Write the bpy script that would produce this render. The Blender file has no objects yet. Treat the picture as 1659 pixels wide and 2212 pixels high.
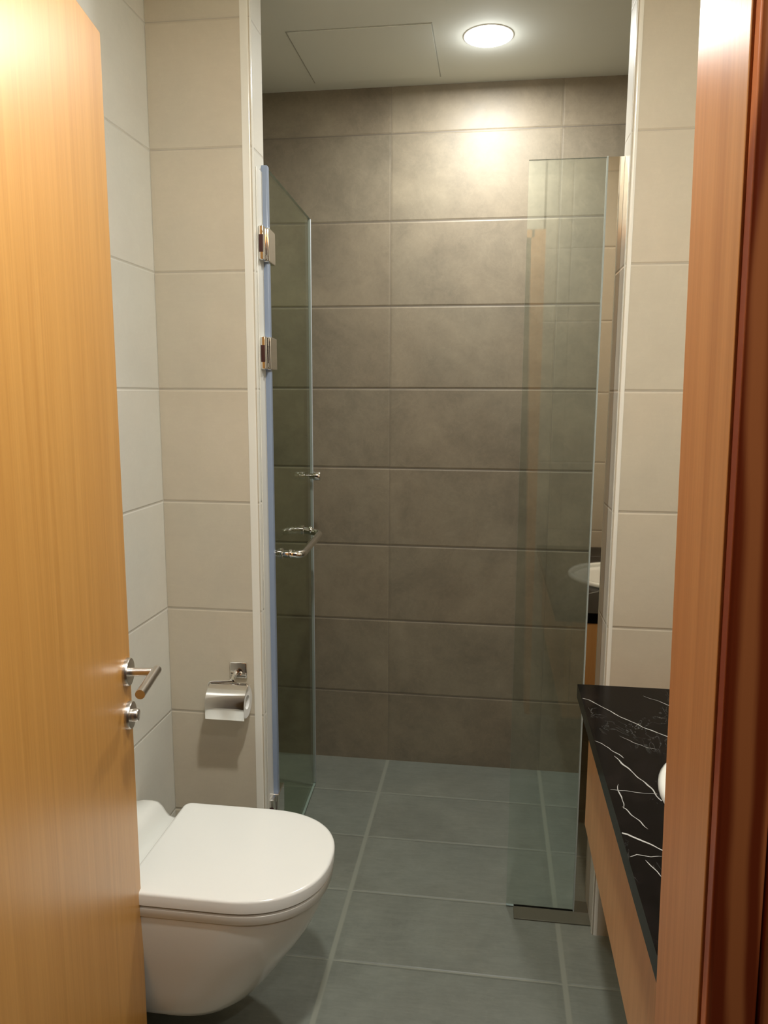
import bpy, bmesh, math, random
from mathutils import Vector, Matrix, noise as mnoise
random.seed(7)
sc = bpy.context.scene
COL = sc.collection
PI = math.pi

# ------------------------------------------------------------------ camera
CAM_H = 1.4638
cam_d = bpy.data.cameras.new('camera'); cam = bpy.data.objects.new('camera', cam_d); COL.objects.link(cam)
cam_d.sensor_fit = 'HORIZONTAL'; cam_d.sensor_width = 36.0; cam_d.lens = 36.0 * 1659.83 / 1659.0
cam_d.clip_start = 0.02
f = Vector((-0.13624, 0.97904, -0.15141)); r = Vector((0.99035, 0.13849, 0.00431)); u = Vector((-0.02519, 0.14936, 0.98846))
cam.matrix_world = Matrix(((r.x, u.x, -f.x, 0), (r.y, u.y, -f.y, 0), (r.z, u.z, -f.z, CAM_H), (0, 0, 0, 1)))
sc.camera = cam

# ------------------------------------------------------------------ world, exposure
wd = bpy.data.worlds.new('world'); sc.world = wd; wd.use_nodes = True
wd.node_tree.nodes['Background'].inputs[0].default_value = (1.0, 0.72, 0.5, 1)
wd.node_tree.nodes['Background'].inputs[1].default_value = 0.02
vs = sc.view_settings
vs.view_transform = 'Standard'; vs.look = 'None'; vs.gamma = 1; vs.use_curve_mapping = False
vs.exposure = 0.0

# ------------------------------------------------------------------ lamps' power
SHOWER_W = 13.2
MAIN_W = 20.5
HALL_W = 7.0
LAMP_COL = (1.0, 1.0, 0.97)

# ------------------------------------------------------------------ room numbers
CZ = 2.543                 # ceiling
XL, XR = -0.880, 0.80      # side walls
YF, YH = 0.68, 0.54        # front wall: room face, hall face
YP, YQ = 1.97, 2.07        # partition between room and shower
YB = 2.90                  # shower back wall
XO1, XO2 = -0.612, 0.307   # opening of the partition
XJ = 0.160                 # right door jamb face
CT = 0.80                  # countertop height

# ------------------------------------------------------------------ node helpers
def new_mat(name):
    m = bpy.data.materials.new(name); m.use_nodes = True
    nt = m.node_tree
    return m, nt, nt.nodes['Principled BSDF']
def N(nt, typ, **kw):
    n = nt.nodes.new(typ)
    for k, v in kw.items(): setattr(n, k, v)
    return n
def setin(nt, n, i, v):
    if isinstance(v, bpy.types.NodeSocket): nt.links.new(v, n.inputs[i])
    elif v is not None: n.inputs[i].default_value = v
def M(nt, op, a, b=None, c=None, clamp=False):
    n = N(nt, 'ShaderNodeMath', operation=op, use_clamp=clamp)
    setin(nt, n, 0, a); setin(nt, n, 1, b); setin(nt, n, 2, c)
    return n.outputs[0]
def mixc(nt, fac, a, b, blend='MIX'):
    n = N(nt, 'ShaderNodeMix', data_type='RGBA', blend_type=blend)
    setin(nt, n, 0, fac); setin(nt, n, 6, a); setin(nt, n, 7, b)
    return n.outputs[2]
def rgba(c): return (c[0], c[1], c[2], 1.0)
def noise_tex(nt, vec, scale, detail=4, rough=0.55, dist=0.0):
    n = N(nt, 'ShaderNodeTexNoise'); nt.links.new(vec, n.inputs['Vector'])
    n.inputs['Scale'].default_value = scale; n.inputs['Detail'].default_value = detail
    n.inputs['Roughness'].default_value = rough; n.inputs['Distortion'].default_value = dist
    return n.outputs['Fac']
def mapping(nt, vec, scale=(1, 1, 1), loc=(0, 0, 0)):
    n = N(nt, 'ShaderNodeMapping'); nt.links.new(vec, n.inputs[0])
    n.inputs['Scale'].default_value = scale; n.inputs['Location'].default_value = loc
    return n.outputs[0]
def smooth(nt, v, lo, hi, a=0.0, b=1.0):
    n = N(nt, 'ShaderNodeMapRange', interpolation_type='SMOOTHSTEP')
    setin(nt, n, 0, v); n.inputs[1].default_value = lo; n.inputs[2].default_value = hi
    n.inputs[3].default_value = a; n.inputs[4].default_value = b
    return n.outputs[0]

def simple(name, col, rough=0.5, metal=0.0, spec=0.5, coat=0.0):
    m, nt, b = new_mat(name)
    b.inputs['Base Color'].default_value = rgba(col); b.inputs['Roughness'].default_value = rough
    b.inputs['Metallic'].default_value = metal; b.inputs['Specular IOR Level'].default_value = spec
    b.inputs['Coat Weight'].default_value = coat
    return m

def tile_mat(name, col, grout, u_axis, v_axis, u0, v0, uw, vh, rough=0.45, mott=0.25, gw=0.0035, vein=0.15, spec=0.5, gwu=None, brush=0.0, nb=0.10, ug=None):
    """large format stone look tile: joints come from object coordinates (objects sit at world origin)"""
    m, nt, b = new_mat(name)
    tc = N(nt, 'ShaderNodeTexCoord').outputs['Object']
    sx = N(nt, 'ShaderNodeSeparateXYZ'); nt.links.new(tc, sx.inputs[0])
    U, V = sx.outputs[u_axis], sx.outputs[v_axis]
    us = M(nt, 'DIVIDE', M(nt, 'SUBTRACT', U, u0), uw); vsn = M(nt, 'DIVIDE', M(nt, 'SUBTRACT', V, v0), vh)
    def edge(s, size, w):
        fr = M(nt, 'FRACT', s)
        d = M(nt, 'MULTIPLY', M(nt, 'MINIMUM', fr, M(nt, 'SUBTRACT', 1.0, fr)), size)
        return smooth(nt, d, w * 0.35, w * 0.75), smooth(nt, d, w * 0.4, w * 2.2)
    e1, b1 = edge(us, uw, gwu or gw); e2, b2 = edge(vsn, vh, gw)
    if ug is not None:      # fainter upright joints (tiles butted closely)
        e1 = M(nt, 'MULTIPLY_ADD', e1, ug, 1.0 - ug); b1 = M(nt, 'MULTIPLY_ADD', b1, ug, 1.0 - ug)
    tile = M(nt, 'MULTIPLY', e1, e2); bev = M(nt, 'MULTIPLY', b1, b2)
    cid = N(nt, 'ShaderNodeCombineXYZ'); setin(nt, cid, 0, M(nt, 'FLOOR', us)); setin(nt, cid, 1, M(nt, 'FLOOR', vsn))
    wn = N(nt, 'ShaderNodeTexWhiteNoise'); nt.links.new(cid.outputs[0], wn.inputs['Vector'])
    off = N(nt, 'ShaderNodeVectorMath', operation='MULTIPLY_ADD'); nt.links.new(wn.outputs['Color'], off.inputs[0])
    off.inputs[1].default_value = (7, 7, 7); nt.links.new(tc, off.inputs[2])
    v = off.outputs[0]
    n1 = noise_tex(nt, v, 3.2, 5, 0.6, 0.6); n2 = noise_tex(nt, v, 14, 6, 0.7, 0.4); n3 = noise_tex(nt, v, 90, 3, 0.7)
    str_v = mapping(nt, v, (9, 9, 60) if v_axis == 2 else (9, 60, 9))
    n4 = noise_tex(nt, str_v, 1.5, 4, 0.6, 1.2)
    g = M(nt, 'ADD', M(nt, 'MULTIPLY', M(nt, 'SUBTRACT', n1, 0.5), 1.5), M(nt, 'MULTIPLY', M(nt, 'SUBTRACT', n2, 0.5), 0.9))
    g = M(nt, 'ADD', g, M(nt, 'MULTIPLY', M(nt, 'SUBTRACT', n3, 0.5), 0.35))
    g = M(nt, 'ADD', g, M(nt, 'MULTIPLY', M(nt, 'SUBTRACT', n4, 0.5), brush))
    g = M(nt, 'ADD', g, M(nt, 'MULTIPLY', M(nt, 'SUBTRACT', wn.outputs['Value'], 0.5), 0.25))
    vr = M(nt, 'ABSOLUTE', M(nt, 'SUBTRACT', noise_tex(nt, v, 5, 5, 0.65, 1.5), 0.5))
    vm = smooth(nt, vr, 0.0, 0.02, 1.0, 0.0)
    val = M(nt, 'MULTIPLY_ADD', g, mott, 1.0)
    val = M(nt, 'ADD', val, M(nt, 'MULTIPLY', vm, vein * 0.5))
    hs = N(nt, 'ShaderNodeVectorMath', operation='SCALE'); hs.inputs[0].default_value = col; nt.links.new(val, hs.inputs['Scale'])
    # gentle hue drift between warm and cool patches of the stone
    hue = mixc(nt, smooth(nt, noise_tex(nt, v, 2.0, 3, 0.5), 0.35, 0.65), hs.outputs[0], mixc(nt, 1.0, hs.outputs[0], (0.97, 1.0, 1.02, 1), 'MULTIPLY'))
    colr = mixc(nt, tile, rgba(grout), hue)
    nt.links.new(colr, b.inputs['Base Color'])
    if rough < 0.3: b.inputs['Roughness'].default_value = rough
    else: nt.links.new(M(nt, 'MULTIPLY_ADD', n2, 0.2, rough - 0.1), b.inputs['Roughness'])
    b.inputs['Specular IOR Level'].default_value = spec
    bp = N(nt, 'ShaderNodeBump'); bp.inputs['Strength'].default_value = 0.7; bp.inputs['Distance'].default_value = 0.002
    hgt = M(nt, 'ADD', bev, M(nt, 'MULTIPLY', n2, nb))
    nt.links.new(hgt, bp.inputs['Height']); nt.links.new(bp.outputs[0], b.inputs['Normal'])
    return m

def wood_mat(name, c1, c2, rough, scale=(60, 60, 1.6), figure=0.0, spec=0.5, coat=0.0, coat_r=0.2, fig_axis=0, fig_scale=6.0):
    m, nt, b = new_mat(name)
    tc = N(nt, 'ShaderNodeTexCoord').outputs['Object']
    a = noise_tex(nt, mapping(nt, tc, scale), 1.0, 5, 0.6, 0.3)
    bb = noise_tex(nt, mapping(nt, tc, (scale[0] * 3.2, scale[1] * 3.2, scale[2] * 2.5)), 1.0, 4, 0.7, 0.2)
    fac = M(nt, 'ADD', M(nt, 'MULTIPLY', a, 0.65), M(nt, 'MULTIPLY', bb, 0.35))
    if figure > 0:
        # bold flame figure: bent growth rings
        warp = noise_tex(nt, mapping(nt, tc, (6, 6, 1.4)), 1.0, 3, 0.5)
        sx = N(nt, 'ShaderNodeSeparateXYZ'); nt.links.new(tc, sx.inputs[0])
        ring = M(nt, 'SINE', M(nt, 'ADD', M(nt, 'MULTIPLY', sx.outputs[fig_axis], fig_scale * 55), M(nt, 'MULTIPLY', warp, 26)))
        ring = M(nt, 'MULTIPLY_ADD', ring, 0.5, 0.5)
        fac = M(nt, 'ADD', M(nt, 'MULTIPLY', fac, 1 - figure), M(nt, 'MULTIPLY', ring, figure))
    fac = smooth(nt, fac, 0.25, 0.75)
    nt.links.new(mixc(nt, fac, rgba(c1), rgba(c2)), b.inputs['Base Color'])
    b.inputs['Roughness'].default_value = rough; b.inputs['Specular IOR Level'].default_value = spec
    b.inputs['Coat Weight'].default_value = coat; b.inputs['Coat Roughness'].default_value = coat_r
    bp = N(nt, 'ShaderNodeBump'); bp.inputs['Strength'].default_value = 0.12; bp.inputs['Distance'].default_value = 0.0005
    nt.links.new(bb, bp.inputs['Height']); nt.links.new(bp.outputs[0], b.inputs['Normal'])
    return m

def glass_mat(name, tint, spec=1.0, base=0.04):
    m, nt, b = new_mat(name); nt.nodes.remove(b)
    out = nt.nodes['Material Output']
    g = N(nt, 'ShaderNodeNewGeometry')
    dt = N(nt, 'ShaderNodeVectorMath', operation='DOT_PRODUCT')
    nt.links.new(g.outputs['Normal'], dt.inputs[0]); nt.links.new(g.outputs['Incoming'], dt.inputs[1])
    c = M(nt, 'ABSOLUTE', dt.outputs['Value'])
    fr = M(nt, 'MULTIPLY_ADD', M(nt, 'POWER', M(nt, 'SUBTRACT', 1.0, c), 5.0), 1.0 - base, base)
    tr = N(nt, 'ShaderNodeBsdfTransparent'); tr.inputs[0].default_value = rgba(tint)
    gl = N(nt, 'ShaderNodeBsdfGlossy'); gl.inputs['Roughness'].default_value = 0.02
    mx = N(nt, 'ShaderNodeMixShader'); nt.links.new(M(nt, 'MULTIPLY', fr, spec), mx.inputs[0])
    nt.links.new(tr.outputs[0], mx.inputs[1]); nt.links.new(gl.outputs[0], mx.inputs[2])
    nt.links.new(mx.outputs[0], out.inputs['Surface'])
    return m

def emit_mat(name, col, s):
    m, nt, b = new_mat(name)
    b.inputs['Base Color'].default_value = (0.8, 0.8, 0.8, 1)
    b.inputs['Emission Color'].default_value = rgba(col); b.inputs['Emission Strength'].default_value = s
    return m

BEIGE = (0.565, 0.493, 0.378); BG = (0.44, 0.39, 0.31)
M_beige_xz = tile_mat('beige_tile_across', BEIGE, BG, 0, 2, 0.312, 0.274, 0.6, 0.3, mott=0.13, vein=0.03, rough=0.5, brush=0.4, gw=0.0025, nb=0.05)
M_beige_yz_lit = tile_mat('beige_tile_side_lit', (0.75, 0.725, 0.65), (0.60, 0.58, 0.51), 1, 2, YP, 0.274, 0.6, 0.3, mott=0.10, vein=0.03, rough=0.45, brush=0.3, gw=0.0022, nb=0.03)  # beige tile made lighter: stronger light on the side walls put into the colour
M_reveal_lit = tile_mat('lit_reveal_tile', (0.74, 0.71, 0.63), (0.60, 0.57, 0.50), 1, 2, YP - 0.3, 0.274, 0.6, 0.3, mott=0.04, vein=0.0, rough=0.28, nb=0.0, gw=0.002)  # paler tile: lamp light on the reveal is put into its colour
M_dark_xz = tile_mat('brown_stone_tile', (0.236, 0.194, 0.132), (0.15, 0.126, 0.094), 0, 2, -0.383, 0.285, 0.6, 0.3, mott=0.62, vein=0.12, rough=0.5, gw=0.0032, ug=0.35)
M_dark_yz = tile_mat('brown_stone_tile_side', (0.236, 0.194, 0.132), (0.15, 0.126, 0.094), 1, 2, YB, 0.285, 0.6, 0.3, mott=0.62, vein=0.12, rough=0.5, gw=0.0032, ug=0.35)
M_floor = tile_mat('grey_floor_tile', (0.188, 0.196, 0.160), (0.25, 0.26, 0.21), 0, 1, -0.383, 2.638, 0.6, 0.2876, mott=0.40, vein=0.06, rough=0.42, gw=0.0036, gwu=0.012, brush=0.9, nb=0.05)
M_ceiling = simple('ceiling_paint', (0.86, 0.89, 0.82), 0.8)
M_white_trim = simple('white_edge_trim', (0.80, 0.775, 0.69), 0.16, spec=0.6)
M_leaf = wood_mat('honey_beech_veneer', (0.56, 0.255, 0.050), (0.70, 0.355, 0.085), 0.38, scale=(70, 70, 1.2), spec=0.5, coat=0.4, coat_r=0.30)
M_jamb = wood_mat('door_lining_veneer', (0.60, 0.245, 0.075), (0.78, 0.37, 0.125), 0.36, scale=(55, 55, 1.0), coat=0.16, coat_r=0.27)
M_casing = wood_mat('red_casing_wood', (0.30, 0.045, 0.010), (0.72, 0.22, 0.065), 0.35, scale=(70, 70, 1.4), figure=0.6, fig_axis=0, fig_scale=4.0)
M_cab = wood_mat('vanity_veneer', (0.64, 0.31, 0.10), (0.78, 0.41, 0.15), 0.35, scale=(40, 40, 2.0), coat=0.2)
M_chrome = simple('chrome', (0.86, 0.85, 0.83), 0.06, 1.0)
M_mirror = simple('mirror_polished_steel', (0.60, 0.54, 0.46), 0.025, 1.0)
M_satin = simple('satin_steel', (0.66, 0.62, 0.57), 0.28, 1.0)
M_ceramic = simple('white_ceramic', (0.80, 0.805, 0.755), 0.12, spec=0.55, coat=0.3)
M_plastic = simple('white_seat_plastic', (0.83, 0.835, 0.79), 0.16, spec=0.5)
M_dark = simple('dark_gap', (0.02, 0.018, 0.015), 0.6)
M_paper = simple('toilet_paper', (0.80, 0.79, 0.75), 0.9)
M_seal = simple('blue_grey_seal', (0.25, 0.31, 0.42), 0.25, spec=0.6)
M_gasket = simple('dark_blue_gasket', (0.035, 0.06, 0.10), 0.35)
M_edge = simple('polished_glass_edge', (0.42, 0.50, 0.49), 0.2)
M_glass_door = glass_mat('door_glass', (0.86, 0.905, 0.83), 0.42)
M_glass_pane = glass_mat('screen_glass', (0.935, 0.97, 0.95), 1.5, 0.045)
M_vein = simple('white_marble_vein', (0.42, 0.42, 0.40), 0.2)
M_grout = simple('grout_paste', (0.42, 0.43, 0.37), 0.8)
M_plaster = simple('hall_plaster', (0.55, 0.47, 0.38), 0.8)
# black marble
M_marble, nt, b = new_mat('black_marble')
tc = N(nt, 'ShaderNodeTexCoord').outputs['Object']
cl = noise_tex(nt, tc, 9, 6, 0.65, 1.0)
vv = M(nt, 'ABSOLUTE', M(nt, 'SUBTRACT', noise_tex(nt, mapping(nt, tc, (9, 3.5, 9)), 2.2, 6, 0.6, 1.4), 0.5))
fine = M(nt, 'MULTIPLY', smooth(nt, vv, 0.0, 0.012, 1.0, 0.0), smooth(nt, noise_tex(nt, tc, 7, 2), 0.5, 0.7))
base = mixc(nt, smooth(nt, cl, 0.45, 0.8), (0.0025, 0.0018, 0.0018, 1), (0.010, 0.007, 0.007, 1))
nt.links.new(mixc(nt, M(nt, 'MULTIPLY', fine, 0.35), base, (0.30, 0.31, 0.30, 1)), b.inputs['Base Color'])
b.inputs['Roughness'].default_value = 0.16; b.inputs['Specular IOR Level'].default_value = 0.06

# ------------------------------------------------------------------ mesh helpers
def obj(name, bm, mats, parent=None, smooth_ang=None, bevel=None, seg=2, sub=0):
    me = bpy.data.meshes.new(name); bmesh.ops.recalc_face_normals(bm, faces=bm.faces); bm.to_mesh(me); bm.free()
    for m in (mats if isinstance(mats, (list, tuple)) else [mats]): me.materials.append(m)
    o = bpy.data.objects.new(name, me); COL.objects.link(o)
    if bevel:
        md = o.modifiers.new('bevel', 'BEVEL'); md.width = bevel; md.segments = seg; md.limit_method = 'ANGLE'; md.angle_limit = math.radians(35)
    if sub:
        md = o.modifiers.new('sub', 'SUBSURF'); md.levels = sub; md.render_levels = sub
    if smooth_ang is not None or bevel or sub:
        for p in me.polygons: p.use_smooth = True
        if not sub:
            try: me.set_sharp_from_angle(angle=math.radians(smooth_ang or 35))
            except Exception: pass
    if parent: 
        o.parent = parent
        o.matrix_parent_inverse = parent_inv(parent)
    return o
def parent_inv(p):
    m = p.matrix_basis.copy(); q = p
    while q.parent:
        m = q.parent.matrix_basis @ q.matrix_parent_inverse @ m; q = q.parent
    return m.inverted()
def box(bm, a, b, mi=0):
    x0, y0, z0 = a; x1, y1, z1 = b
    v = [bm.verts.new(p) for p in [(x0,y0,z0),(x1,y0,z0),(x1,y1,z0),(x0,y1,z0),(x0,y0,z1),(x1,y0,z1),(x1,y1,z1),(x0,y1,z1)]]
    for q in [(0,3,2,1),(4,5,6,7),(0,1,5,4),(1,2,6,5),(2,3,7,6),(3,0,4,7)]:
        fc = bm.faces.new([v[i] for i in q]); fc.material_index = mi
    return v
def bx(a, b):
    bm = bmesh.new(); box(bm, a, b); return bm
def loft(bm, rings, cap=True, mi=0, closed=True):
    vr = [[bm.verts.new(p) for p in rg] for rg in rings]
    n = len(rings[0])
    for i in range(len(vr) - 1):
        for j in range(n if closed else n - 1):
            fc = bm.faces.new((vr[i][j], vr[i][(j + 1) % n], vr[i + 1][(j + 1) % n], vr[i + 1][j])); fc.material_index = mi
    if cap:
        for rg in (vr[0], vr[-1]):
            fc = bm.faces.new(rg); fc.material_index = mi
    return vr
def tube(bm, pts, rad, n=16, mi=0):
    pts = [Vector(p) for p in pts]
    rads = rad if isinstance(rad, (list, tuple)) else [rad] * len(pts)
    rings = []; ref = None
    for i, p in enumerate(pts):
        t = (pts[min(i + 1, len(pts) - 1)] - pts[max(i - 1, 0)]).normalized()
        if ref is None:
            ref = Vector((0, 0, 1)) if abs(t.z) < 0.9 else Vector((1, 0, 0))
        a = t.cross(ref).normalized(); c = a.cross(t).normalized(); ref = c
        rings.append([p + rads[i] * (math.cos(2*PI*k/n) * a + math.sin(2*PI*k/n) * c) for k in range(n)])
    loft(bm, rings)
def disc_lathe(bm, origin, axis, prof, n=32, mi=0):
    """prof = [(radius, distance along axis)]"""
    o = Vector(origin); ax = Vector(axis).normalized()
    a = ax.orthogonal().normalized(); c = ax.cross(a)
    loft(bm, [[o + ax * d + max(rr, 1e-4) * (math.cos(2*PI*k/n) * a + math.sin(2*PI*k/n) * c) for k in range(n)] for rr, d in prof], mi=mi)
def empty(name, loc, rz=0.0):
    o = bpy.data.objects.new(name, None); COL.objects.link(o); o.location = loc; o.rotation_euler = (0, 0, rz)
    o.empty_display_size = 0.05
    return o
def tag(o, label=None, cat=None, group=None, kind=None):
    if label: o['label'] = label
    if cat: o['category'] = cat
    if group: o['group'] = group
    if kind: o['kind'] = kind
    return o
def struct(o): o['kind'] = 'structure'; return o

# ------------------------------------------------------------------ room shell
T = 0.10
struct(obj('floor', bx((XL - T, YH, -0.10), (XR + T, YB + T, 0.0)), M_floor))
struct(obj('ceiling', bx((XL - T, YF - 0.02, CZ), (XR + T, YB + T, CZ + 0.1)), M_ceiling))
bm = bmesh.new(); box(bm, (XL - T, YB, 0), (XR + T, YB + T, CZ)); struct(obj('wall_back', bm, M_dark_xz))
struct(obj('wall_left', bx((XL - T, YF, 0), (XL, YP, CZ)), M_beige_yz_lit))
struct(obj('wall_right', bx((XR, YF, 0), (XR + T, YP, CZ)), M_beige_yz_lit))
struct(obj('wall_shower_left', bx((XL - T, YP, 0), (XL, YB, CZ)), M_dark_yz))
struct(obj('wall_shower_right', bx((XR, YP, 0), (XR + T, YB, CZ)), M_dark_yz))
struct(obj('ceiling_hall', bx((-1.2, -1.2, 2.45), (1.2, YH, 2.50)), M_ceiling))
# partition: beige in front, reveal tile coloured as lamplit on its end, brown stone on the shower side
def partition(name, xa, xb, end_left):
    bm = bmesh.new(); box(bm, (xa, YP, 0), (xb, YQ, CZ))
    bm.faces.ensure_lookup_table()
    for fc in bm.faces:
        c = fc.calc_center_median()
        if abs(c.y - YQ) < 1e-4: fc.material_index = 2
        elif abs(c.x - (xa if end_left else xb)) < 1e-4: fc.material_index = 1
    struct(obj(name, bm, [M_beige_xz, M_reveal_lit, M_dark_xz]))
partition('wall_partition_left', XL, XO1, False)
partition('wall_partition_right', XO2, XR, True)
# rounded white corner trims, proud of the tile by 1.5 mm
def corner_trim(name, xc, side, w=0.024):
    # quarter-round profile about the front corner of the partition
    e = 0.0015; R_ = 0.010
    xs = side  # +1: tile lies to the -x side
    prof = [(xc - xs * w, YP - e), (xc + xs * e - xs * R_, YP - e)]
    for k in range(1, 8):
        a = PI / 2 * k / 8
        prof.append((xc + xs * e - xs * R_ + xs * R_ * math.sin(a), YP - e + R_ - R_ * math.cos(a)))
    prof += [(xc + xs * e, YP - e + R_), (xc + xs * e, YP + 0.012), (xc - xs * 0.001, YP + 0.012), (xc - xs * 0.001, YP + 0.002), (xc - xs * w, YP + 0.002)]
    bm = bmesh.new(); loft(bm, [[(x, y, z) for x, y in prof] for z in (0.0, CZ)])
    struct(obj(name, bm, M_white_trim, smooth_ang=30))
corner_trim('trim_1', XO1, 1); corner_trim('trim_2', XO2, -1, 0.0125)

# front wall round the doorway, room face tiled
XH = -0.60   # hinge side of the doorway
DH = 2.12    # head height
def front(name, a, b):
    bm = bmesh.new(); box(bm, a, b)
    for fc in bm.faces:
        if abs(fc.calc_center_median().y - YF) < 1e-4: fc.material_index = 1
    struct(obj(name, bm, [M_plaster, M_beige_xz]))
front('wall_front_right', (XJ + 0.045, YH, 0), (XR + T, YF, CZ))
front('wall_front_left', (XL - T, YH, 0), (XH - 0.06, YF, CZ))
front('wall_front_top', (XH - 0.06, YH, DH + 0.035), (XJ + 0.035, YF, CZ))
LEAN = 0.017             # the lining stands a touch out of plumb
def lean(bm, xmax=None):
    for v in bm.verts:
        if v.co.x < XJ + 0.01 or xmax: v.co.x += LEAN * (1.3 - v.co.z)
# door lining (right side seen): lining, casing in the hall
bm = bmesh.new()
box(bm, (XJ, YH + 0.004, 0), (XJ + 0.047, YF - 0.001, DH + 0.035)); lean(bm)
struct(obj('trim_3', bm, M_jamb, bevel=0.002))
bm = bmesh.new(); box(bm, (XH - 0.06, YH + 0.004, 0), (XH - 0.025, YF - 0.001, DH + 0.035)); struct(obj('trim_4', bm, M_jamb, bevel=0.002))
bm = bmesh.new(); box(bm, (XH - 0.025, YH + 0.004, DH), (XJ, YF - 0.001, DH + 0.035)); struct(obj('trim_5', bm, M_jamb, bevel=0.002))
bm = bx((XJ + 0.0015, YH - 0.012, 0), (XJ + 0.036, YH + 0.004, DH + 0.03)); lean(bm, True); struct(obj('trim_6', bm, M_casing, bevel=0.003, seg=3))
bm = bx((XJ + 0.038, YH - 0.016, 0), (XJ + 0.135, YH, DH + 0.10)); lean(bm, True); struct(obj('trim_7', bm, M_casing, bevel=0.004, seg=3))

# flush dark sill plate under the fixed screen
M_sill = simple('olive_sill_stone', (0.105, 0.10, 0.068), 0.5)
struct(obj('trim_8', bx((0.096, 2.004, 0.0), (XO2, 2.066, 0.004)), M_sill, bevel=0.001))

# ------------------------------------------------------------------ ceiling fittings
def downlight(name, x, y, rad, label, group=None, watts=10, halo=0, spread=None, z=CZ):
    t = empty(name, (x, y, z)); tag(t, label, 'ceiling light', group)
    bm = bmesh.new()
    disc_lathe(bm, (x, y, z), (0, 0, -1), [(rad * 0.99, -0.003), (rad * 1.04, -0.003), (rad * 1.045, 0.001), (rad * 1.02, 0.002), (rad * 0.995, 0.002)], 48)
    obj('trim_ring', bm, M_white_trim, t, smooth_ang=50)
    bm = bmesh.new()
    disc_lathe(bm, (x, y, z), (0, 0, -1), [(rad * 0.99, 0.0005), (rad * 0.99, 0.003), (rad * 0.9, 0.006), (rad * 0.6, 0.008), (0.0, 0.009)], 48)
    obj('diffuser', bm, emit_mat('lit_diffuser', (1.0, 0.98, 0.96), 9.0), t, smooth_ang=50)
    ld = bpy.data.lights.new('lamp', 'AREA'); ld.shape = 'DISK'; ld.size = rad * 1.6; ld.energy = watts; ld.color = LAMP_COL
    if spread: ld.spread = math.radians(spread)
    lo = bpy.data.objects.new('lamp', ld); COL.objects.link(lo); lo.location = (x, y, z - 0.012); lo.parent = t; lo.matrix_parent_inverse = parent_inv(t)
    if halo:
        hd = bpy.data.lights.new('ceiling_glow_fill', 'POINT'); hd.energy = halo; hd.color = LAMP_COL; hd.shadow_soft_size = 0.03  # added point light below the diffuser; brightens the ceiling round the lamp
        ho = bpy.data.objects.new('ceiling_glow_fill', hd); COL.objects.link(ho); ho.location = (x, y, z - 0.045); ho.parent = t; ho.matrix_parent_inverse = parent_inv(t)
    return t
downlight('downlight', -0.040, 2.548, 0.074, 'glowing round recessed downlight in the shower ceiling', watts=SHOWER_W, halo=0.6, spread=178)
downlight('downlight', -0.08, 0.88, 0.074, 'round recessed downlight above the toilet and vanity', watts=MAIN_W, spread=174)
downlight('downlight', 0.45, -0.10, 0.05, 'small unseen downlight added in the hall ceiling to light the door casing', watts=HALL_W, z=2.45)  # unseen hall lamp, added to brighten the casing

# ceiling access hatch: a flush panel within a fine shadow gap
hx0, hx1, hy0, hy1 = -0.645, -0.205, 2.443, 2.83
t = empty('access_hatch', ((hx0 + hx1) / 2, (hy0 + hy1) / 2, CZ)); tag(t, 'square flush access hatch in the shower ceiling left of the downlight', 'hatch')
obj('hatch_panel', bx((hx0 + 0.002, hy0 + 0.002, CZ - 0.003), (hx1 - 0.002, hy1 - 0.002, CZ + 0.0)), M_ceiling, t)
bm = bmesh.new()
for a, b_ in [((hx0 - .002, hy0 - .002), (hx1 + .002, hy0 + .002)), ((hx0 - .002, hy1 - .002), (hx1 + .002, hy1 + .002)), ((hx0 - .002, hy0 + .002), (hx0 + .002, hy1 - .002)), ((hx1 - .002, hy0 + .002), (hx1 + .002, hy1 - .002))]:
    box(bm, (a[0], a[1], CZ - 0.0012), (b_[0], b_[1], CZ))
obj('shadow_gap', bm, simple('hatch_gap', (0.50, 0.51, 0.46), 0.9), t)


# ------------------------------------------------------------------ bathroom door leaf
LEAF_A = math.radians(9.4); LW = 0.72; LT = 0.040; LH = 2.10
FX, FY = -0.710, 1.400           # far end of the visible face
hx = FX + LW * math.sin(LEAF_A); hy = FY - LW * math.cos(LEAF_A)
leaf = empty('door_1', (hx, hy, 0), LEAF_A); tag(leaf, 'honey coloured wooden bathroom door standing open on the left', 'door', kind='structure')
def in_leaf(name, bm, mat, parent=leaf, **kw):
    """bm is in leaf space: +y runs from hinge to free end, +x is the visible face's outward side"""
    return obj_local(name, bm, mat, parent, **kw)
def obj_local(name, bm, mat, parent, **kw):
    o = obj(name, bm, mat, None, **kw); o.parent = parent; return o
in_leaf('door_panel', bx((-LT, 0, 0.008), (0, LW, LH)), M_leaf, bevel=0.002)
def leaf_pt(x, y, z): return (x, y, z)
hz = 0.918; hyy = LW - 0.028
bm = bmesh.new(); disc_lathe(bm, (0, hyy, hz), (1, 0, 0), [(0.028, -0.001), (0.028, 0.006), (0.0265, 0.009), (0.012, 0.0095)], 40)
rose = in_leaf('lever_rose', bm, M_satin, smooth_ang=40)
bm = bmesh.new()
tube(bm, [(0.006, hyy, hz), (0.058, hyy, hz)], 0.0085, 20)
lv = in_leaf('lever_neck', bm, M_satin, rose, smooth_ang=40)
bm = bmesh.new(); tube(bm, [(0.058, hyy + 0.0095, hz + 0.001), (0.058, hyy - 0.108, hz - 0.004)], 0.0092, 20)
in_leaf('lever_handle', bm, M_satin, rose, smooth_ang=40)
bm = bmesh.new(); disc_lathe(bm, (0, hyy, 0.828), (1, 0, 0), [(0.028, -0.001), (0.028, 0.006), (0.0265, 0.009), (0.012, 0.0095)], 40)
kr = in_leaf('lock_rose', bm, M_satin, smooth_ang=40)
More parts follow.
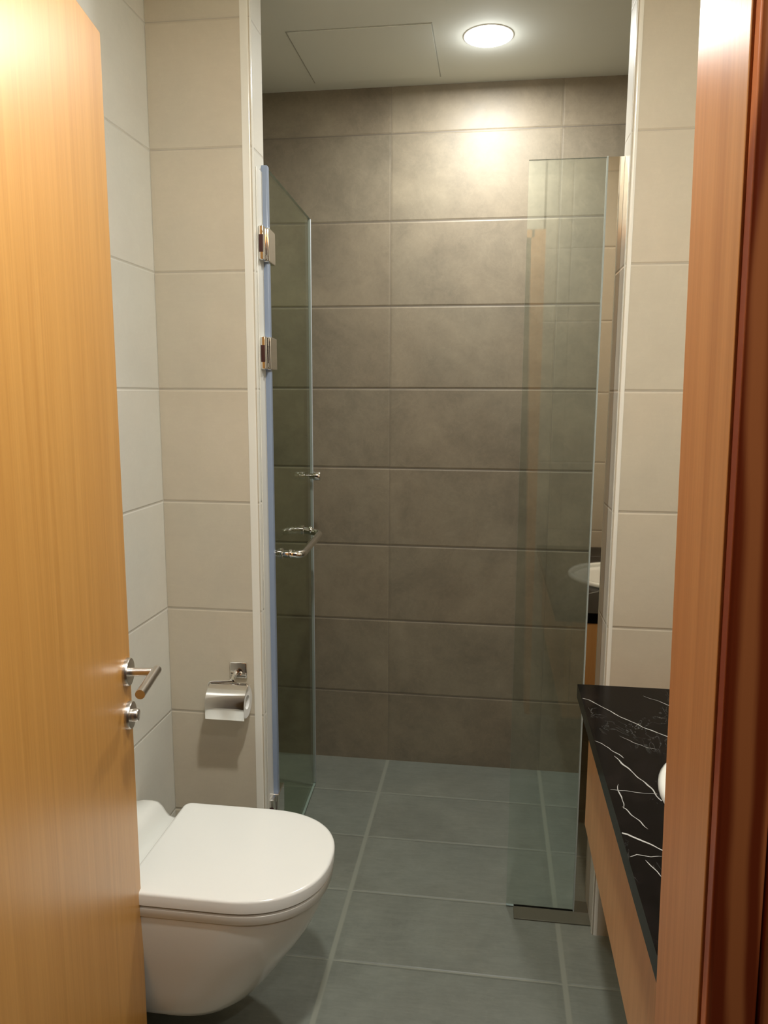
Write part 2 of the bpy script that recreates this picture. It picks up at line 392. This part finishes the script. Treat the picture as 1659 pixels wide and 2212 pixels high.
bm = bmesh.new(); disc_lathe(bm, (0, hyy, 0.828), (1, 0, 0), [(0.013, 0.008), (0.013, 0.018), (0.011, 0.021), (0.004, 0.0215)], 28)
in_leaf('lock_cylinder', bm, M_satin, kr, smooth_ang=40)

# ------------------------------------------------------------------ shower door
A2 = Vector((-0.603, 2.064)); B2 = Vector((-0.629, 2.654)); dv = (B2 - A2); DL = dv.length
da = math.atan2(-dv.x, dv.y)
sd = empty('shower_door', (A2.x, A2.y, 0.0), da); tag(sd, 'frameless glass shower door swung open into the shower on the left', 'shower door')
GT = 0.008
bm = bmesh.new(); v = box(bm, (-GT / 2, 0.0, 0.012), (GT / 2, DL, 2.048))
for fc in bm.faces:
    n = fc.normal if fc.normal.length else fc.normal
    fc.normal_update()
    if abs(fc.normal.x) < 0.5: fc.material_index = 1
obj_local('glass_panel', bm, [M_glass_door, M_edge], sd)
bm = bmesh.new(); box(bm, (-0.013, -0.016, 0.014), (0.0065, 0.004, 2.052))
obj_local('hinge_side_seal', bm, M_seal, sd, bevel=0.003, seg=3)
obj_local('gasket', bx((-0.0160, -0.017, 0.014), (-0.0125, 0.002, 2.045)), M_gasket, sd)
wp = bx((XO1 + 0.0002, 1.996, 0.0), (XO1 + 0.0024, 2.068, 2.035)); obj('reveal_strip', wp, M_white_trim, sd, bevel=0.0008)  # thin white strip on the reveal face
bm = bmesh.new(); box(bm, (-0.0055, DL - 0.004, 0.014), (0.0055, DL + 0.004, 2.048))
obj_local('free_edge_seal', bm, simple('clear_edge_seal', (0.42, 0.45, 0.47), 0.3), sd, bevel=0.002)
M_dark_refl = simple('dark_red_reflection', (0.045, 0.010, 0.008), 0.4)  # dark reflection in the hinge chrome, put in as thin dark red plates
def hinge(zc):
    h = obj('hinge', bx((-0.014, -0.026, -0.043), (0.0105, 0.045, 0.043)), M_chrome, None, bevel=0.0025, seg=3)
    h.location = (0, 0, zc); h.parent = sd
    def hp(name, a, b_, mat=M_chrome, bev=0.0025):
        o = obj(name, bx(a, b_), mat, None, bevel=bev, seg=3); o.parent = h; return o
    hp('clamp_reflection', (-0.0115, -0.0268, -0.026), (0.0035, -0.0255, 0.020), M_dark_refl, 0.0005)
    hp('wall_plate', (-0.0090, -0.060, -0.043), (0.004, -0.030, 0.043))
    o = obj('knuckle', (lambda b: (tube(b, [(-0.002, -0.029, -0.036), (-0.002, -0.029, 0.036)], 0.005, 16), b)[1])(bmesh.new()), M_chrome, None, smooth_ang=40); o.parent = h
    hp('plate_reflection', (-0.0080, -0.0608, -0.024), (0.003, -0.0595, 0.020), M_dark_refl, 0.0005)
    return h
hinge(1.851); hinge(1.571); hinge(0.26)
# towel bar style pull on the outer face and its through posts
def round_path(pts, rad, k=8):
    pts = [Vector(p) for p in pts]; out = [pts[0]]
    for i in range(1, len(pts) - 1):
        a = (pts[i - 1] - pts[i]).normalized(); c = (pts[i + 1] - pts[i]).normalized()
        p0 = pts[i] + a * rad; p1 = pts[i] + c * rad
        for j in range(k + 1):
            s = j / k; out.append((1 - s) ** 2 * p0 + 2 * s * (1 - s) * pts[i] + s * s * p1)
    out.append(pts[-1]); return out
bm = bmesh.new()
y1, y2, off = 0.075, 0.385, 0.066
tube(bm, round_path([(0.004, y1, 1.003), (off, y1, 1.0), (off, y2, 1.008), (0.004, y2, 1.018)], 0.026), 0.0112, 18)
for yy, zz in ((y1, 1.003), (y2, 1.018)):
    disc_lathe(bm, (0.004, yy, zz), (1, 0, 0), [(0.0165, 0.0), (0.0165, 0.006), (0.013, 0.008)], 24)
    disc_lathe(bm, (off * 0.45, yy, zz), (1, 0, 0), [(0.0125, 0.0), (0.014, 0.004), (0.0125, 0.008)], 24)
obj_local('pull_bar', bm, M_chrome, sd, smooth_ang=45)
bm = bmesh.new()
disc_lathe(bm, (0.004, DL - 0.055, 1.182), (1, 0, 0), [(0.010, 0.0), (0.010, 0.012), (0.015, 0.014), (0.016, 0.034), (0.013, 0.038)], 28)
obj_local('door_knob', bm, M_chrome, sd, smooth_ang=45)

# ------------------------------------------------------------------ fixed screen
SY = 2.056
ss = empty('shower_screen', (0.18, SY, 0.004)); tag(ss, 'fixed clear glass shower screen with mirror profile beside the vanity', 'shower screen')
bm = bmesh.new(); box(bm, (0.0755, SY, 0.004), (0.268, SY + 0.008, 2.043))
for fc in bm.faces:
    fc.normal_update()
    if abs(fc.normal.y) < 0.5: fc.material_index = 1
obj('glass_panel', bm, [M_glass_pane, M_edge], ss)
obj('mirror_profile', bx((0.2665, SY - 0.001, 0.004), (XO2 - 0.0005, SY + 0.010, 2.043)), M_mirror, ss)
bm = bmesh.new(); box(bm, (0.2640, SY - 0.0012, 0.004), (0.2675, SY + 0.0095, 2.045))
obj('edge_strip', bm, simple('pale_edge_strip', (0.36, 0.40, 0.38), 0.3), ss)

# ------------------------------------------------------------------ vanity
CX0, CY0, CY1 = 0.212, YF, 1.751
vc = empty('vanity_cabinet', (0.5, 1.2, 0.45)); tag(vc, 'wall hung wooden vanity cabinet under the black marble top', 'cabinet')
def cpart(name, a, b_): return obj(name, bx(a, b_), M_cab, vc, bevel=0.001)
cpart('end_panel', (0.262, CY1 - 0.021, 0.452), (XR, CY1 - 0.003, CT - 0.034))
cpart('side_panel', (0.262, CY0 + 0.004, 0.452), (XR, CY0 + 0.022, CT - 0.034))
cpart('bottom_panel', (0.262, CY0 + 0.022, 0.452), (XR, CY1 - 0.021, 0.470))
obj('drawer_front', bx((0.243, CY0 + 0.006, 0.452), (0.261, CY1 - 0.002, CT - 0.046)), M_cab, vc, bevel=0.0015)
# worktop slab with inlaid veins (surface ribbons in the same mesh)
VE = [
 ([(0.211, 1.665), (0.226, 1.655), (0.242, 1.635), (0.281, 1.577), (0.320, 1.530), (0.358, 1.491), (0.44, 1.42)], 0.0050),
 ([(0.264, 1.481), (0.285, 1.458), (0.306, 1.438), (0.326, 1.432)], 0.0022),
 ([(0.213, 1.452), (0.226, 1.440), (0.238, 1.415), (0.250, 1.400), (0.258, 1.385)], 0.0040),
 ([(0.241, 1.392), (0.254, 1.354), (0.262, 1.335), (0.275, 1.305), (0.286, 1.271), (0.292, 1.245), (0.303, 1.215), (0.33, 1.17)], 0.0052),
 ([(0.212, 1.263), (0.239, 1.265), (0.270, 1.259), (0.304, 1.261)], 0.0026),
 ([(0.226, 1.210), (0.233, 1.195), (0.242, 1.176), (0.256, 1.148)], 0.0042),
 ([(0.210, 1.131), (0.222, 1.129), (0.238, 1.116), (0.266, 1.092), (0.30, 1.06)], 0.0056),
 ([(0.214, 1.070), (0.225, 1.078), (0.245, 1.073), (0.262, 1.076)], 0.0022),
 ([(0.235, 1.064), (0.243, 1.047), (0.250, 1.025)], 0.0034),
 ([(0.232, 1.285), (0.229, 1.262), (0.231, 1.240), (0.228, 1.203)], 0.0030),
 ([(0.35, 1.70), (0.45, 1.60), (0.60, 1.56), (0.76, 1.50)], 0.004),
 ([(0.30, 0.98), (0.38, 0.90), (0.52, 0.86), (0.70, 0.80)], 0.004),
]
ct = empty('countertop', (0.5, 1.2, CT)); tag(ct, 'black marble countertop with white veins', 'countertop')
bcx, bcy, ba, bb_ = 0.517, 1.252, 0.222, 0.215      # basin centre and half axes
bm = bmesh.new()
NB = 64
# top with an oval cut-out: ring between the oval and the rectangle
x0, x1, y0, y1 = CX0, XR, CY0, CY1
def rect_pt(a):
    c, s = math.cos(a), math.sin(a)
    tx = ((x1 - bcx) / c) if c > 1e-9 else ((x0 - bcx) / c if c < -1e-9 else 1e9)
    ty = ((y1 - bcy) / s) if s > 1e-9 else ((y0 - bcy) / s if s < -1e-9 else 1e9)
    k = min(tx, ty); return (bcx + k * c, bcy + k * s)
angs = sorted([2 * PI * k / NB for k in range(NB)] + [math.atan2(yy - bcy, xx - bcx) % (2 * PI) for xx in (x0, x1) for yy in (y0, y1)])
outer = [rect_pt(a) for a in angs]; inner = [(bcx + (ba - 0.012) * math.cos(a), bcy + (bb_ - 0.012) * math.sin(a)) for a in angs]
rings = [[(x, y, CT - 0.032) for x, y in inner], [(x, y, CT) for x, y in inner], [(x, y, CT) for x, y in outer], [(x, y, CT - 0.032) for x, y in outer], [(x, y, CT - 0.032) for x, y in inner]]
loft(bm, rings, cap=False)
bmesh.ops.remove_doubles(bm, verts=bm.verts, dist=1e-5)
for pts, w in VE:
    fp = []
    for i in range(len(pts) - 1):
        for j in range(8):
            s = j / 8; fp.append((pts[i][0] * (1 - s) + pts[i + 1][0] * s, pts[i][1] * (1 - s) + pts[i + 1][1] * s))
    fp.append(pts[-1]); L = []
    for i, (x, y) in enumerate(fp):
        nx, ny = fp[min(i + 1, len(fp) - 1)][0] - fp[max(i - 1, 0)][0], fp[min(i + 1, len(fp) - 1)][1] - fp[max(i - 1, 0)][1]
        l = math.hypot(nx, ny) or 1; nx, ny = -ny / l, nx / l
        j1 = mnoise.noise(Vector((x * 45, y * 45, w * 900))) * 0.0035
        ww = w * 0.36 * (0.45 + 0.9 * abs(mnoise.noise(Vector((x * 30, y * 30, 3.3 + w * 500))))) * min(1, 0.25 + 0.25 * min(i, len(fp) - 1 - i))
        L.append(((x + nx * (j1 + ww), y + ny * (j1 + ww)), (x + nx * (j1 - ww), y + ny * (j1 - ww))))
    for i in range(len(L) - 1):
        q = [L[i][0], L[i + 1][0], L[i + 1][1], L[i][1]]
        if any((px - bcx) ** 2 / (ba + .0) ** 2 + (py - bcy) ** 2 / (bb_ + .0) ** 2 < 1 for px, py in q): continue
        if any(px < CX0 + 0.0005 for px, py in q): continue
        fc = bm.faces.new([bm.verts.new((px, py, CT + 0.0003)) for px, py in q]); fc.material_index = 1
obj('slab', bm, [M_marble, M_vein], ct)
wb = bmesh.new()
prof = [(1.0, 0.0005), (1.0, 0.008), (0.975, 0.014), (0.93, 0.014), (0.905, 0.008), (0.88, -0.02), (0.80, -0.07), (0.62, -0.115), (0.35, -0.135), (0.08, -0.138), (0.06, -0.150), (0.36, -0.148), (0.66, -0.128), (0.86, -0.08), (0.92, -0.035), (0.93, -0.002)]
loft(wb, [[(bcx + ba * k * math.cos(2*PI*j/64), bcy + bb_ * k * math.sin(2*PI*j/64), CT + z) for j in range(64)] for k, z in prof], cap=True)
o = obj('wash_basin', wb, M_ceramic, None, smooth_ang=60)
tag(o, 'white oval wash basin set into the black marble countertop', 'basin')

# ------------------------------------------------------------------ toilet (wall hung, back on the left wall)
TY = 1.565; HW = 0.182
wc = empty('toilet', (XL, TY, 0.0)); tag(wc, 'white wall hung toilet with closed lid on the left wall', 'toilet')
def d_outline(xb, xf, hw, n=40, cf=0.20, sq=2.3, rb=0.02):
    """D shape: straight sides from xb, rounded nose to xf. points CCW"""
    xs = xf - cf - 0.0
    pts = []
    for k in range(n + 1):
        a = -PI / 2 + PI * k / n
        c, s = math.cos(a), math.sin(a)
        pts.append((xs + cf * abs(c) ** (2 / sq), TY + hw * math.copysign(abs(s) ** (2 / sq), s)))
    m = 6
    for k in range(1, m + 1): pts.append((xs + (xb + rb - xs) * k / m, TY + hw))
    for k in range(1, 5):
        a = PI / 2 * k / 4; pts.append((xb + rb - rb * math.sin(a), TY + hw - rb + rb * math.cos(a)))
    for k in range(0, 4):
        a = PI / 2 * k / 4; pts.append((xb + rb - rb * math.cos(a), TY - hw + rb - rb * math.sin(a)))
    for k in range(0, m): pts.append((xb + rb + (xs - xb - rb) * k / m, TY - hw))
    return pts
XT = -0.332
def shrink(pts, d, cx=None):
    cx = -0.53 if cx is None else cx
    out = []
    n = len(pts)
    for i, (x, y) in enumerate(pts):
        ax, ay = pts[i - 1]; bx_, by_ = pts[(i + 1) % n]
        tx, ty = bx_ - ax, by_ - ay; l = math.hypot(tx, ty) or 1
        out.append((x - ty / l * d, y + tx / l * d) if True else (x, y))
    return out
LO = d_outline(-0.752, XT, HW)
def ring(z, d): return [(x, y, z) for x, y in shrink(LO, d)]
def sring(z, k):
    return [(-0.545 + (x + 0.545) * k, TY + (y - TY) * k, z) for x, y in shrink(LO, 0.009)]
# lid: soft-edged, slightly crowned
bm = bmesh.new()
loft(bm, [ring(0.4025, 0.007), ring(0.4005, 0.003), ring(0.402, 0.001), ring(0.425, 0.0), ring(0.4285, 0.0015), ring(0.4303, 0.005), ring(0.4308, 0.009), sring(0.4313, 0.86), sring(0.4318, 0.6), sring(0.432, 0.2)])
obj('lid', bm, M_plastic, wc, smooth_ang=50)
bm = bmesh.new()
loft(bm, [ring(0.3725, 0.008), ring(0.3735, 0.005), ring(0.375, 0.004), ring(0.393, 0.003), ring(0.3955, 0.006), ring(0.3960, 0.010)])
obj('seat', bm, M_plastic, wc, smooth_ang=50)
obj('lid_hinge_bar', bx((-0.752, TY - 0.13, 0.386), (-0.735, TY + 0.13, 0.404)), M_plastic, wc, bevel=0.006, seg=3)
# bowl: lofted from the rim down; nose retreats, sides narrow, flat underside above the floor
bm = bmesh.new()
BZ = [(0.3715, 0.004, 0.985), (0.370, 0.002, 0.99), (0.355, 0.006, 0.985), (0.33, 0.014, 0.975), (0.29, 0.032, 0.95), (0.25, 0.056, 0.92), (0.21, 0.086, 0.88), (0.175, 0.110, 0.85), (0.145, 0.134, 0.82), (0.122, 0.154, 0.79), (0.106, 0.173, 0.76), (0.097, 0.195, 0.70), (0.094, 0.225, 0.62)]
rings = []
for z, ret, ws in BZ:
    xf = XT - 0.010 - ret; hw = (HW - 0.006) * ws
    rings.append([(x, y, z) for x, y in d_outline(XL + 0.002, xf, hw, cf=0.20 - ret * 0.25, rb=0.012)])
loft(bm, rings)
obj('bowl', bm, M_ceramic, wc, smooth_ang=60)
# rear deck of the ceramic: low deck under the hinges rising to a ridge by the wall
bm = bmesh.new()
prof = [(XL + 0.002, 0.34), (XL + 0.002, 0.430), (XL + 0.02, 0.434), (-0.838, 0.434), (-0.824, 0.431), (-0.813, 0.421), (-0.804, 0.406), (-0.795, 0.396), (-0.782, 0.392), (-0.765, 0.391), (-0.748, 0.391), (-0.745, 0.34)]
ys = [TY - HW + 0.002, TY - HW + 0.006, TY - HW + 0.016, TY + HW - 0.016, TY + HW - 0.006, TY + HW - 0.002]
ins = [0.012, 0.004, 0.0, 0.0, 0.004, 0.012]
loft(bm, [[(x, y, z - (i if z > 0.38 else 0)) for x, z in prof] for y, i in zip(ys, ins)])
obj('rear_deck', bm, M_ceramic, wc, smooth_ang=50)

# ------------------------------------------------------------------ toilet roll holder on the partition
tx, tz = -0.678, 0.700
th = empty('toilet_roll_holder', (tx, YP, tz)); tag(th, 'chrome toilet roll holder with cover on the beige partition', 'toilet roll holder')
obj('mounting_plate', bx((tx - 0.024, YP - 0.010, 0.684), (tx + 0.024, YP, 0.730)), M_chrome, th, bevel=0.003, seg=3)
bm = bmesh.new(); tube(bm, round_path([(tx - 0.004, YP - 0.006, 0.704), (tx - 0.004, YP - 0.028, 0.702), (tx - 0.006, YP - 0.045, 0.690)], 0.01), 0.0065, 14)
obj('bracket_arm', bm, M_chrome, th, smooth_ang=45)
# roll axis
ry, rz_, rr = YP - 0.052, 0.634, 0.044
rx0, rx1 = -0.738, -0.640
bm = bmesh.new(); cs = []
for k in range(15):
    a = math.radians(112 - 122 * k / 14)      # from the back top over the roll and down its front
    rad = rr + 0.006
    cs.append((ry + rad * -math.sin(math.radians(90) - a) * 1.0, rz_ + rad * math.sin(a)))
cs = []
for k in range(17):
    a = math.radians(75 + 113 * k / 16)
    cs.append((ry + (rr + 0.006) * math.cos(a), rz_ + (rr + 0.006) * math.sin(a)))
cs.append((cs[-1][0] + 0.001, cs[-1][1] - 0.026))
th_ = 0.0015
lo_ = [(y, z) for y, z in cs]
inn = []
for i, (y, z) in enumerate(cs):
    l = math.hypot(y - ry, z - rz_); inn.append((y - (y - ry) / l * th_, z - (z - rz_) / l * th_))
pr = lo_ + inn[::-1]
loft(bm, [[(x, y, z) for y, z in pr] for x in (rx0 - 0.004, rx1 + 0.006)])
obj('cover_flap', bm, M_chrome, th, smooth_ang=40)
bm = bmesh.new(); tube(bm, round_path([(tx - 0.006, YP - 0.045, 0.688), (rx0 - 0.010, ry, 0.686), (rx0 - 0.010, ry, rz_), (rx1 - 0.004, ry, rz_)], 0.010), 0.0035, 12)
obj('roll_rod', bm, M_chrome, th, smooth_ang=45)
bm = bmesh.new()
n = 48
def circ(x, rad): return [(x, ry + rad * math.cos(2*PI*k/n), rz_ + rad * math.sin(2*PI*k/n)) for k in range(n)]
loft(bm, [circ(rx0, 0.019), circ(rx0, rr - 0.002), circ(rx0 + 0.002, rr), circ(rx1 - 0.002, rr), circ(rx1, rr - 0.002), circ(rx1, 0.019), circ(rx0, 0.019)], cap=False)
o = obj('toilet_roll', bm, M_paper, None, smooth_ang=40)
tag(o, 'white toilet paper roll under the chrome cover', 'toilet roll')
